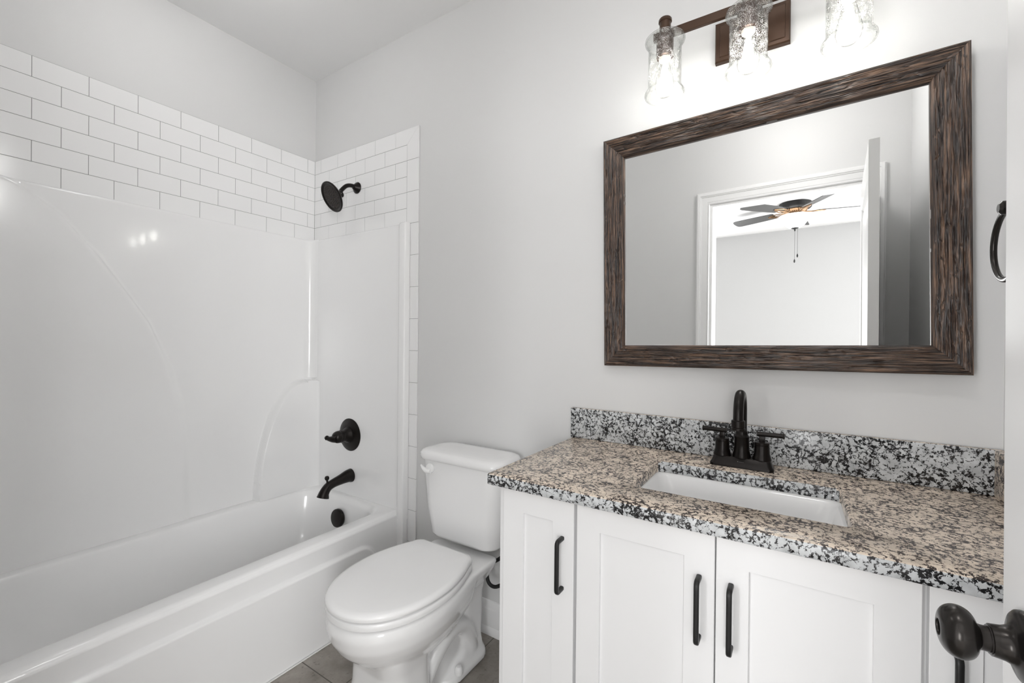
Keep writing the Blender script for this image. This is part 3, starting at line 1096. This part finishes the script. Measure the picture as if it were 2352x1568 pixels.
# ================================================================== VANITY
CX0, CX1 = 1.675, 2.7575
CF = -0.515           # face frame; doors stand 20 mm proud
van = thing('vanity_cabinet', 'white shaker vanity cabinet with black bar pulls under the granite counter', 'cabinet', ((CX0 + CX1) / 2, -0.26, 0))
b = bmesh.new()
add_box(b, CX0, CX0 + 0.018, CF, -0.026, 0.003, 0.8495, bevel=0.001, seg=1)
add_box(b, CX1 - 0.018, CX1, CF, -0.026, 0.003, 0.8495)
add_box(b, CX0 + 0.018, CX1 - 0.018, CF + 0.02, -0.032, 0.10, 0.118)
add_box(b, CX0 + 0.018, CX1 - 0.018, CF + 0.075, CF + 0.09, 0.003, 0.10)
# face frame
for x0, x1 in ((CX0 + 0.018, CX0 + 0.040), (1.890, 1.930), (2.205, 2.243), (2.520, 2.566), (CX1 - 0.04, CX1 - 0.018)):
    add_box(b, x0, x1, CF, CF + 0.019, 0.10, 0.8495)
add_box(b, CX0 + 0.018, CX1 - 0.018, CF + 0.0005, CF + 0.019, 0.815, 0.8490)
add_box(b, CX0 + 0.018, CX1 - 0.018, CF + 0.0005, CF + 0.019, 0.10, 0.14)
obj('cabinet_box', b, M['cabinet'], van)


def shaker(x0, x1, z0, z1, px0, px1, pz1, pz0):
    bm = bmesh.new()
    yf, yb = CF - 0.0205, CF - 0.0005
    e = 0.0012
    # outer body with stiles and rails round a recessed panel
    outer = [(x0, z0), (x1, z0), (x1, z1), (x0, z1)]
    inn = [(px0, pz0), (px1, pz0), (px1, pz1), (px0, pz1)]

    def ring(pts, y, ins=0.0):
        cx = (pts[0][0] + pts[1][0]) / 2
        cz = (pts[0][1] + pts[2][1]) / 2
        return [(p[0] + (ins if p[0] < cx else -ins), y, p[1] + (ins if p[1] < cz else -ins)) for p in pts]
    loft(bm, [ring(outer, yb), ring(outer, yf + e), ring(outer, yf, e), ring(inn, yf, -e * 0.6), ring(inn, yf + e, 0), ring(inn, yf + 0.0075), ], True, True)
    return bm


def pull(parent, x, z0, z1, yf):
    """Black bar pull: flat bar with rounded ends on two swept posts."""
    bm = bmesh.new()
    out = 0.030
    w = 0.0052
    sec = []
    for k in range(16):
        a = 2 * PI * k / 16
        c, s = math.cos(a), math.sin(a)
        sec.append((math.copysign(abs(c) ** 0.6, c), math.copysign(abs(s) ** 0.6, s)))
    y1 = yf - out
    c = 0.0075
    path = [(x, yf + 0.0005, z1)] + [(x, yf - 0.010, z1), (x, y1 + c, z1)]
    path += [(x, y1 + c - c * math.sin(R(a)), z1 - c + c * math.cos(R(a))) for a in (30, 60)]
    path += [(x, y1, z1 - c), (x, y1, z1 - c - 0.01), (x, y1, z0 + c + 0.01), (x, y1, z0 + c)]
    path += [(x, y1 + c - c * math.cos(R(a)), z0 + c - c * math.sin(R(a))) for a in (30, 60)]
    path += [(x, y1 + c, z0), (x, yf - 0.010, z0), (x, yf + 0.0005, z0)]
    add_tube(bm, path, w, 16, section=sec, smooth=False)
    return obj('handle', bm, M['black_metal'], parent)


DZ0, DZ1 = 0.118, 0.8470
YF = CF - 0.0205
for (x0, x1, px0, px1, hx) in ((1.699, 1.9065, 1.762, 1.848, 1.876), (1.9145, 2.2225, 1.974, 2.162, 2.193), (2.2250, 2.5390, 2.285, 2.476, 2.253), (2.5475, 2.7560, 2.611, 2.694, 2.577)):
    d = obj('door', shaker(x0, x1, DZ0, DZ1, px0, px1, 0.788, 0.178), M['cabinet'], van)
    hn_ = pull(d, hx, 0.628, 0.752, YF)

# countertop: slab with the sink cut-out, backsplash and right side splash
ctop = thing('countertop', 'speckled black and white granite vanity top with matching backsplash', 'countertop', (2.2, -0.28, 0.85))
SX0, SX1, SY0, SY1 = 2.013, 2.455, -0.432, -0.165
GX0, GX1, GY0, GY1 = 1.655, RX - 0.001, -0.556, -0.001
b = bmesh.new()
kk = 6


def grow(r, q):
    return rrect(r[0] - q, r[1] + q, r[2] - q, r[3] + q, max(r[4] + q, 0.002), r[5], kk)


def ringz(x0, x1, y0, y1, r, z):
    return rrect(x0, x1, y0, y1, r, z, kk)


zb = 0.851
E_ = 0.006
outer = [ringz(GX0 + 0.002, GX1, GY0 + 0.002, GY1, 0.006, zb), ringz(GX0, GX1, GY0, GY1, 0.008, zb + 0.003), ringz(GX0, GX1, GY0, GY1, 0.008, CT - E_),
         ringz(GX0 + 0.0015, GX1, GY0 + 0.0015, GY1, 0.008, CT - 0.0025), ringz(GX0 + E_, GX1, GY0 + E_, GY1, 0.006, CT)]
inner = [ringz(SX0 - 0.003, SX1 + 0.003, SY0 - 0.003, SY1 + 0.003, 0.020, CT), ringz(SX0, SX1, SY0, SY1, 0.018, CT - 0.003), ringz(SX0, SX1, SY0, SY1, 0.018, zb)]
vs = loft(b, outer + inner, False, False)
n = len(vs[0])
for i in range(n):
    j = (i + 1) % n
    b.faces.new((vs[-1][i], vs[-1][j], vs[0][j], vs[0][i]))
bmesh.ops.recalc_face_normals(b, faces=b.faces)
b.normal_update()
for f in b.faces:
    f.material_index = 1 if abs(f.normal.y) > 0.6 else 0
obj('slab', b, [M['granite_top'], M['granite_face']], ctop, sharp=50)
b = box(GX0 - 0.002, GX1, -0.0205, -0.001, CT + 0.0003, 0.992, bevel=0.004, seg=3)
b.normal_update()
for f in b.faces:
    f.material_index = 1 if abs(f.normal.y) > 0.6 or abs(f.normal.x) > 0.6 else 0
obj('backsplash', b, [M['granite_top'], M['granite_face']], ctop, sharp=50)
obj('side_splash', box(RX - 0.0205, RX - 0.001, -0.545, -0.0210, CT + 0.0003, 0.992, bevel=0.003, seg=2), M['granite_top'], ctop, sharp=50)

# sink, undermounted
sink = thing('sink', 'white rectangular undermount sink set in the granite counter', 'sink', (2.234, -0.30, 0.70))
b = bmesh.new()
sr = [ringz(SX0 - 0.016, SX1 + 0.016, SY0 - 0.016, SY1 + 0.016, 0.030, zb - 0.0005), ringz(SX0 + 0.002, SX1 - 0.002, SY0 + 0.002, SY1 - 0.002, 0.024, zb - 0.001), ringz(SX0 + 0.008, SX1 - 0.008, SY0 + 0.006, SY1 - 0.006, 0.03, zb - 0.010),
      ringz(SX0 + 0.020, SX1 - 0.020, SY0 + 0.012, SY1 - 0.014, 0.04, zb - 0.05), ringz(SX0 + 0.035, SX1 - 0.035, SY0 + 0.022, SY1 - 0.026, 0.045, zb - 0.10), ringz(SX0 + 0.055, SX1 - 0.055, SY0 + 0.045, SY1 - 0.045, 0.05, zb - 0.128), ringz(SX0 + 0.10, SX1 - 0.10, SY0 + 0.08, SY1 - 0.08, 0.04, zb - 0.138), ringz(2.21, 2.26, -0.32, -0.27, 0.024, zb - 0.142)]
loft(b, sr, False, True)
obj('sink_bowl', b, M['china'], sink, sharp=70)
obj('drain', lathe([(0.022, 0.0), (0.022, 0.003), (0.017, 0.005), (0.003, 0.006)], (2.235, -0.295, zb - 0.1415), (0, 0, 1), 28), M['bronze'], sink)

# faucet
FX, FYY = 2.2295, -0.082
fau = thing('faucet', 'dark bronze two-handle centerset faucet with gooseneck spout behind the sink', 'faucet', (FX, FYY, CT))
b = bmesh.new()
z0 = CT + 0.0004
loft(b, [rrect(FX - 0.082, FX + 0.082, FYY - 0.030, FYY + 0.030, 0.012, z0), rrect(FX - 0.082, FX + 0.082, FYY - 0.030, FYY + 0.030, 0.012, z0 + 0.006), rrect(FX - 0.078, FX + 0.078, FYY - 0.026, FYY + 0.026, 0.012, z0 + 0.012), rrect(FX - 0.0735, FX + 0.0735, FYY - 0.022, FYY + 0.022, 0.012, z0 + 0.026), rrect(FX - 0.071, FX + 0.071, FYY - 0.0195, FYY + 0.0195, 0.010, z0 + 0.028)])
obj('base_plate', b, M['bronze'], fau)
zt = z0 + 0.028
b = bmesh.new()
add_lathe(b, [(0.0245, -0.001), (0.0245, 0.003), (0.0222, 0.012), (0.0200, 0.022), (0.0192, 0.055), (0.0203, 0.057), (0.0203, 0.060), (0.0175, 0.063), (0.0158, 0.066), (0.0158, 0.074), (0.0138, 0.076)], (FX, FYY, zt), (0, 0, 1), 32)
obj('spout_body', b, M['bronze'], fau)
b = bmesh.new()
rr_ = 0.052
zc = 1.092 - rr_ + 0.004
pts = [(FX, FYY, zt + 0.070), (FX, FYY, zc - 0.02), (FX, FYY, zc)]
pts += [(FX, FYY - rr_ + rr_ * math.cos(R(a)), zc + rr_ * math.sin(R(a))) for a in range(18, 181, 18)]
pts += [(FX, FYY - 2 * rr_ - 0.001, zc - 0.012), (FX, FYY - 2 * rr_ - 0.002, zc - 0.022)]
add_tube(b, pts, 0.0130, 22, per=3)
obj('spout', b, M['bronze'], fau)
obj('aerator', lathe([(0.0140, -0.002), (0.0170, 0.0), (0.0170, 0.017), (0.0158, 0.018), (0.0178, 0.020), (0.0178, 0.025), (0.0125, 0.0265)], (FX, FYY - 2 * rr_ - 0.002, zc - 0.014), (0, 0.02, -1), 28), M['bronze'], fau)
for s in (-1, 1):
    hx = FX + s * 0.0515
    b = bmesh.new()
    add_lathe(b, [(0.0240, -0.001), (0.0240, 0.003), (0.0218, 0.010), (0.0196, 0.018), (0.0188, 0.040), (0.0178, 0.041), (0.0178, 0.0425), (0.0190, 0.043), (0.0190, 0.049), (0.010, 0.0505)], (hx, FYY, zt), (0, 0, 1), 30)
    hb_ = obj('valve_body', b, M['bronze'], fau)
    b = bmesh.new()
    add_box(b, hx - 0.0075, hx + 0.0075, FYY - 0.0060, FYY + 0.0060, zt + 0.049, zt + 0.067, bevel=0.0018)
    zl = zt + 0.0715
    add_tube(b, [(hx - s * 0.013, FYY, zl), (hx + s * 0.0505, FYY, zl + 0.0005)], 0.0066, 18, smooth=False)
    add_lathe(b, [(0.0066, 0.0), (0.0082, 0.0005), (0.0082, 0.0035), (0.0074, 0.0045)], (hx + s * 0.050, FYY, zl + 0.0005), (s, 0, 0), 20)
    obj('lever_handle', b, M['bronze'], fau)
# small pale engraved mark on the front of the base
b = bmesh.new()
yq = FYY - 0.0246
for k, w in enumerate((0.0022, 0.0010, 0.0010, 0.0010, 0.0010, 0.0010, 0.0010)):
    x = FX - 0.0085 + (0 if k == 0 else 0.0030 + k * 0.0020)
    add_box(b, x, x + w, yq - 0.0004, yq + 0.0030, z0 + 0.0165, z0 + 0.0165 + (0.0024 if k == 0 else 0.0014))
obj('engraved_mark', b, M['engrave'], fau)

# ================================================================== MIRROR
mir = thing('wall_mirror', 'large wall mirror in a rough dark brown wood frame above the vanity', 'mirror', (2.2447, -0.0135, 1.5630))
mir.rotation_euler = (0, R(-0.85), R(-1.32))
MW, MH, FW = 0.931, 0.802, 0.0715
hw, hh = MW / 2, MH / 2


def fnoise(u, v, s):
    a = noise.noise(Vector((u * 11.0, v * 230.0, s)))
    b_ = noise.noise(Vector((u * 24.0, v * 480.0, s + 9)))
    c_ = noise.noise(Vector((u * 6.0, v * 90.0, s + 23)))
    return (0.35 - abs(a)) * 1.3 + (0.25 - abs(b_)) * 0.8 + c_ * 0.6


def rail(length, seed, place):
    """Mitred, hand-scraped frame rail. place maps (along, across, out) to mirror space; across 0 is the outer edge."""
    bm = bmesh.new()
    nu, nv = 230, 120
    gouges = [(random.uniform(0, length), random.uniform(0.006, FW - 0.006), random.uniform(-0.9, 0.9), random.uniform(0.008, 0.02)) for _ in range(int(length * 62))]
    grid = []
    for j in range(nv + 1):
        v = FW * j / nv
        base = 0.026 - 0.008 * (v / FW)          # slopes in towards the glass
        edge = min(v, FW - v)
        round_ = 0.006 * (1 - smooth01(0, 0.008, edge)) ** 1.5
        row = []
        for i in range(nu + 1):
            u = v + (length - 2 * v) * i / nu
            h = base - round_ + 0.0032 * fnoise(u, v, seed) * (0.15 + 0.85 * smooth01(0, 0.007, edge))
            for gu, gv, ga, gl in gouges:
                du, dv = u - gu, v - gv
                if abs(du) < 0.03 and abs(dv) < 0.03:
                    a_ = du * math.cos(ga) + dv * math.sin(ga)
                    c_ = -du * math.sin(ga) + dv * math.cos(ga)
                    if abs(a_) < gl and abs(c_) < 0.0026 and edge > 0.004:
                        h -= 0.0034 * (1 - abs(c_) / 0.0026) * (1 - abs(a_) / gl)
            row.append(bm.verts.new(place(u, v, h)))
        grid.append(row)
    for j in range(nv):
        for i in range(nu):
            bm.faces.new((grid[j][i], grid[j][i + 1], grid[j + 1][i + 1], grid[j + 1][i]))
    for row, v in ((grid[0], 0.0), (grid[-1], FW)):
        low = [bm.verts.new(place(v + (length - 2 * v) * i / nu, v, -0.010)) for i in range(nu + 1)]
        for i in range(nu):
            bm.faces.new((row[i], row[i + 1], low[i + 1], low[i]))
    return bm


obj('frame_rail', rail(MW, 1.0, lambda u, v, h: (-hw + u, -h, hh - v)), M['wood_x'], mir, sharp=80, local=True)
obj('frame_rail', rail(MW, 2.0, lambda u, v, h: (-hw + u, -h, -hh + v)), M['wood_x'], mir, sharp=80, local=True)
obj('frame_rail', rail(MH, 3.0, lambda u, v, h: (-hw + v, -h, -hh + u)), M['wood_z'], mir, sharp=80, local=True)
obj('frame_rail', rail(MH, 4.0, lambda u, v, h: (hw - v, -h, -hh + u)), M['wood_z'], mir, sharp=80, local=True)
obj('mirror_glass', box(-hw + FW - 0.006, hw - FW + 0.006, -0.003, 0.001, -hh + FW - 0.006, hh - FW + 0.006), M['silver'], mir, local=True)

# ================================================================== VANITY LIGHT
lamp = thing('vanity_light', 'bronze three-lamp vanity light with seeded glass shades above the mirror', 'wall lamp', (2.2365, 0, 2.18))
b = bmesh.new()
PX0, PX1, PZ0, PZ1 = 2.137, 2.337, 2.117, 2.240


def plate_ring(i, y):
    return [(PX0 + i, y, PZ0 + i), (PX1 - i, y, PZ0 + i), (PX1 - i, y, PZ1 - i), (PX0 + i, y, PZ1 - i)]


loft(b, [plate_ring(0, -0.0005), plate_ring(0, -0.016), plate_ring(0.003, -0.020), plate_ring(0.012, -0.021), plate_ring(0.014, -0.0235), plate_ring(0.017, -0.0235)])
obj('backplate', b, M['warm_bronze'], lamp)
BYY = -0.098
b = bmesh.new()
add_box(b, 1.968, 2.507, BYY - 0.006, BYY + 0.006, 2.196, 2.222, bevel=0.0012, seg=1)
add_box(b, 2.205, 2.268, -0.093, -0.022, 2.199, 2.219, bevel=0.001, seg=1)
obj('crossbar', b, M['warm_bronze'], lamp)
LY = -0.130
for lx in (2.011, 2.2385, 2.463):
    b = bmesh.new()
    add_lathe(b, [(0.0175, 0.236), (0.0195, 0.233), (0.0195, 0.226), (0.0165, 0.224), (0.0165, 0.180)][::-1], (lx, LY, 2.0), (0, 0, 1), 30)
    add_box(b, lx - 0.012, lx + 0.012, LY + 0.010, BYY - 0.004, 2.199, 2.219)
    add_lathe(b, [(0.0240, 0.178), (0.0250, 0.176), (0.0250, 0.118), (0.0190, 0.116), (0.0185, 0.122)], (lx, LY, 2.0), (0, 0, 1), 34)
    so = obj('socket_holder', b, M['warm_bronze'], lamp)
    obj('socket_ring', lathe([(0.0165, 0.0), (0.0180, 0.003), (0.0180, 0.008), (0.010, 0.010)], (lx, LY, 2.108), (0, 0, 1), 26), M['ivory'], so)
    # glass shade: straight cylinder with a flaring lip at both ends, open below
    o_ = [(0.0270, 0.178), (0.046, 0.178), (0.0545, 0.1765), (0.0580, 0.173), (0.0590, 0.168), (0.0575, 0.163), (0.0520, 0.158), (0.0485, 0.152), (0.0480, 0.145), (0.0480, 0.030), (0.0490, 0.022), (0.0540, 0.016), (0.0580, 0.010), (0.0590, 0.004), (0.0570, -0.001)]
    i_ = [(max(r - 0.0032, 0.02), h - (0.003 if k < 4 else 0.0)) for k, (r, h) in enumerate(o_)][::-1]
    obj('glass_shade', lathe(o_ + i_, (lx, LY, 2.0), (0, 0, 1), 56, cap0=False, cap1=False), M['seeded'], lamp, sharp=60)
    bu = obj('bulb', lathe([(0.0130, 0.112), (0.0135, 0.100), (0.0170, 0.085), (0.0230, 0.062), (0.0275, 0.040), (0.0285, 0.026), (0.0250, 0.011), (0.0160, 0.001), (0.004, -0.003)], (lx, LY, 2.0), (0, 0, 1), 32), M['clear'], lamp, sharp=60)
    obj('filament', lathe([(0.003, 0.098), (0.0075, 0.090), (0.0115, 0.070), (0.0145, 0.045), (0.0145, 0.030), (0.010, 0.018), (0.003, 0.012)], (lx, LY, 2.0), (0, 0, 1), 16), M['glow'], bu, sharp=80)

# ================================================================== ADDED FILL LAMPS (overhead, out of view)
LCX, LCY = 2.27, -1.0
cl = thing('fill_lamp', 'unseen white opal globe on a short ceiling stem, added as fill light before the vanity', 'fill lamp', (LCX, LCY, CEIL))
obj('canopy', lathe([(0.060, 0.0005), (0.065, 0.003), (0.065, 0.020), (0.050, 0.028), (0.012, 0.034), (0.010, 0.205), (0.040, 0.212), (0.048, 0.245)], (LCX, LCY, CEIL), (0, 0, -1), 40), M['trim'], cl)
obj('globe', lathe([(0.045, 0.236), (0.070, 0.248), (0.090, 0.268), (0.100, 0.301), (0.100, 0.331), (0.090, 0.366), (0.065, 0.392), (0.035, 0.404), (0.01, 0.408)], (LCX, LCY, CEIL), (0, 0, -1), 40), M['lens'], cl, sharp=80)

TLX, TLY = 0.62, -0.80
tl = thing('fill_lamp', 'small unseen white opal lamp added as fill light above the bathtub', 'fill lamp', (TLX, TLY, CEIL))
obj('canopy', lathe([(0.060, 0.0005), (0.064, 0.003), (0.064, 0.014), (0.055, 0.018)], (TLX, TLY, CEIL), (0, 0, -1), 40), M['trim'], tl)
obj('globe', lathe([(0.054, 0.016), (0.074, 0.035), (0.080, 0.062), (0.076, 0.092), (0.060, 0.118), (0.035, 0.134), (0.01, 0.139)], (TLX, TLY, CEIL), (0, 0, -1), 36), M['tub_fill_lens'], tl, sharp=80)

# ================================================================== TOWEL RING
ring = thing('towel_ring', 'dark metal towel ring on the wall to the right of the mirror', 'towel ring', (RX, -0.283, 1.51))
rx_, ry_, rz_ = 2.700, -0.283, 1.437
b = bmesh.new()
add_tube(b, [(rx_, ry_ + 0.0675 * math.cos(2 * PI * k / 48), rz_ + 0.0675 * math.sin(2 * PI * k / 48)) for k in range(49)], 0.0055, 14, smooth=False)
obj('ring', b, M['knob'], ring)
obj('post', lathe([(0.026, 0.0), (0.026, 0.006), (0.019, 0.010), (0.011, 0.016), (0.010, 0.070), (0.0135, 0.074), (0.0135, 0.086), (0.008, 0.090)], (RX - 0.0005, ry_, rz_ + 0.0725), (-1, 0, 0), 32), M['knob'], ring)

# ================================================================== things seen in the mirror
sw = thing('light_switch', 'white light switch plate on the doorway wall, at the mirror bottom edge', 'light switch', (1.545, FY, 1.16))
obj('switch_plate', box(1.478, 1.602, FY + 0.0005, FY + 0.006, 1.102, 1.219, bevel=0.0025), M['plastic'], sw)
for x in (1.517, 1.563):
    obj('toggle', box(x - 0.006, x + 0.006, FY + 0.005, FY + 0.016, 1.145, 1.172, bevel=0.002), M['plastic'], sw)

HX, HY = 2.160, -4.10
fan = thing('ceiling_fan', 'dark five-blade ceiling fan with lit glass bowl, reflected in the mirror', 'ceiling fan', (HX, HY, CEIL))
ax = (0, 0, -1)
obj('motor_housing', lathe([(0.140, 0.0005), (0.150, 0.004), (0.150, 0.050), (0.140, 0.062), (0.115, 0.072)], (HX, HY, CEIL), ax, 48), M['black_metal'], fan)
b = bmesh.new()
add_lathe(b, [(0.110, 0.070), (0.112, 0.078), (0.100, 0.092), (0.078, 0.100), (0.052, 0.102), (0.050, 0.128), (0.085, 0.132)], (HX, HY, CEIL), ax, 48)
for k in range(30):
    a = 2 * PI * k / 30
    add_tube(b, [(HX + math.cos(a) * 0.113, HY + math.sin(a) * 0.113, CEIL - 0.074), (HX + math.cos(a) * 0.080, HY + math.sin(a) * 0.080, CEIL - 0.101)], 0.0042, 6, smooth=False)
obj('fitter', b, M['antique'], fan)
for k in range(5):
    a = R(-86 + 72 * k)
    d = Vector((math.cos(a), math.sin(a), 0))
    s = Vector((-math.sin(a), math.cos(a), 0))
    tilt = R(-13)
    s2 = s * math.cos(tilt) + Vector((0, 0, 1)) * math.sin(tilt)
    up = d.cross(s2)
    O = Vector((HX, HY, CEIL - 0.088))

    def P(r, w, h):
        return O + d * r + s2 * w + up * h
    b = bmesh.new()
    out = [(0.205, -0.050), (0.215, -0.058), (0.30, -0.064), (0.50, -0.070), (0.625, -0.071), (0.652, -0.062), (0.664, -0.040), (0.668, 0.0), (0.664, 0.040), (0.652, 0.062), (0.625, 0.071), (0.50, 0.070), (0.30, 0.064), (0.215, 0.058), (0.205, 0.050)]
    loft(b, [[P(r, w, -0.003) for r, w in out], [P(r, w, 0.003) for r, w in out]])
    bl = obj('blade', b, M['fan_blade'], fan)
    b = bmesh.new()
    for w in (-1, 1):
        add_tube(b, [O + d * 0.085 + s * (w * 0.010) + Vector((0, 0, -0.006)), P(0.13, w * 0.030, -0.010), P(0.18, w * 0.036, -0.008), P(0.235, w * 0.022, -0.006), P(0.275, w * 0.002, -0.005)], 0.0055, 8)
    add_tube(b, [O + d * 0.085 + Vector((0, 0, -0.006)), P(0.17, 0, -0.010), P(0.27, 0, -0.006)], 0.006, 8)
    obj('blade_arm', b, M['antique'], bl)
obj('glass_bowl', lathe([(0.148, 0.134), (0.152, 0.138), (0.143, 0.150), (0.128, 0.166), (0.116, 0.188), (0.104, 0.212), (0.086, 0.236), (0.060, 0.256), (0.030, 0.266)], (HX, HY, CEIL), ax, 48), M['fan_glow'], fan, sharp=80)
obj('finial', lathe([(0.040, 0.258), (0.036, 0.266), (0.024, 0.272), (0.010, 0.277), (0.006, 0.284), (0.009, 0.290), (0.004, 0.298)], (HX, HY, CEIL), ax, 24), M['black_metal'], fan)
for (dx, dy, ln) in ((0.0, 0.0, 0.60), (0.026, 0.0, 0.545)):
    b = bmesh.new()
    z0_ = CEIL - 0.285
    add_tube(b, [(HX + dx, HY + 0.02, CEIL - 0.262), (HX + dx, HY + 0.02, CEIL - ln)], 0.0014, 6, smooth=False)
    add_lathe(b, [(0.002, 0), (0.007, 0.012), (0.0085, 0.024), (0.006, 0.036), (0.002, 0.040)], (HX + dx, HY + 0.02, CEIL - ln), ax, 14)
    obj('pull_chain', b, M['black_metal'], fan)
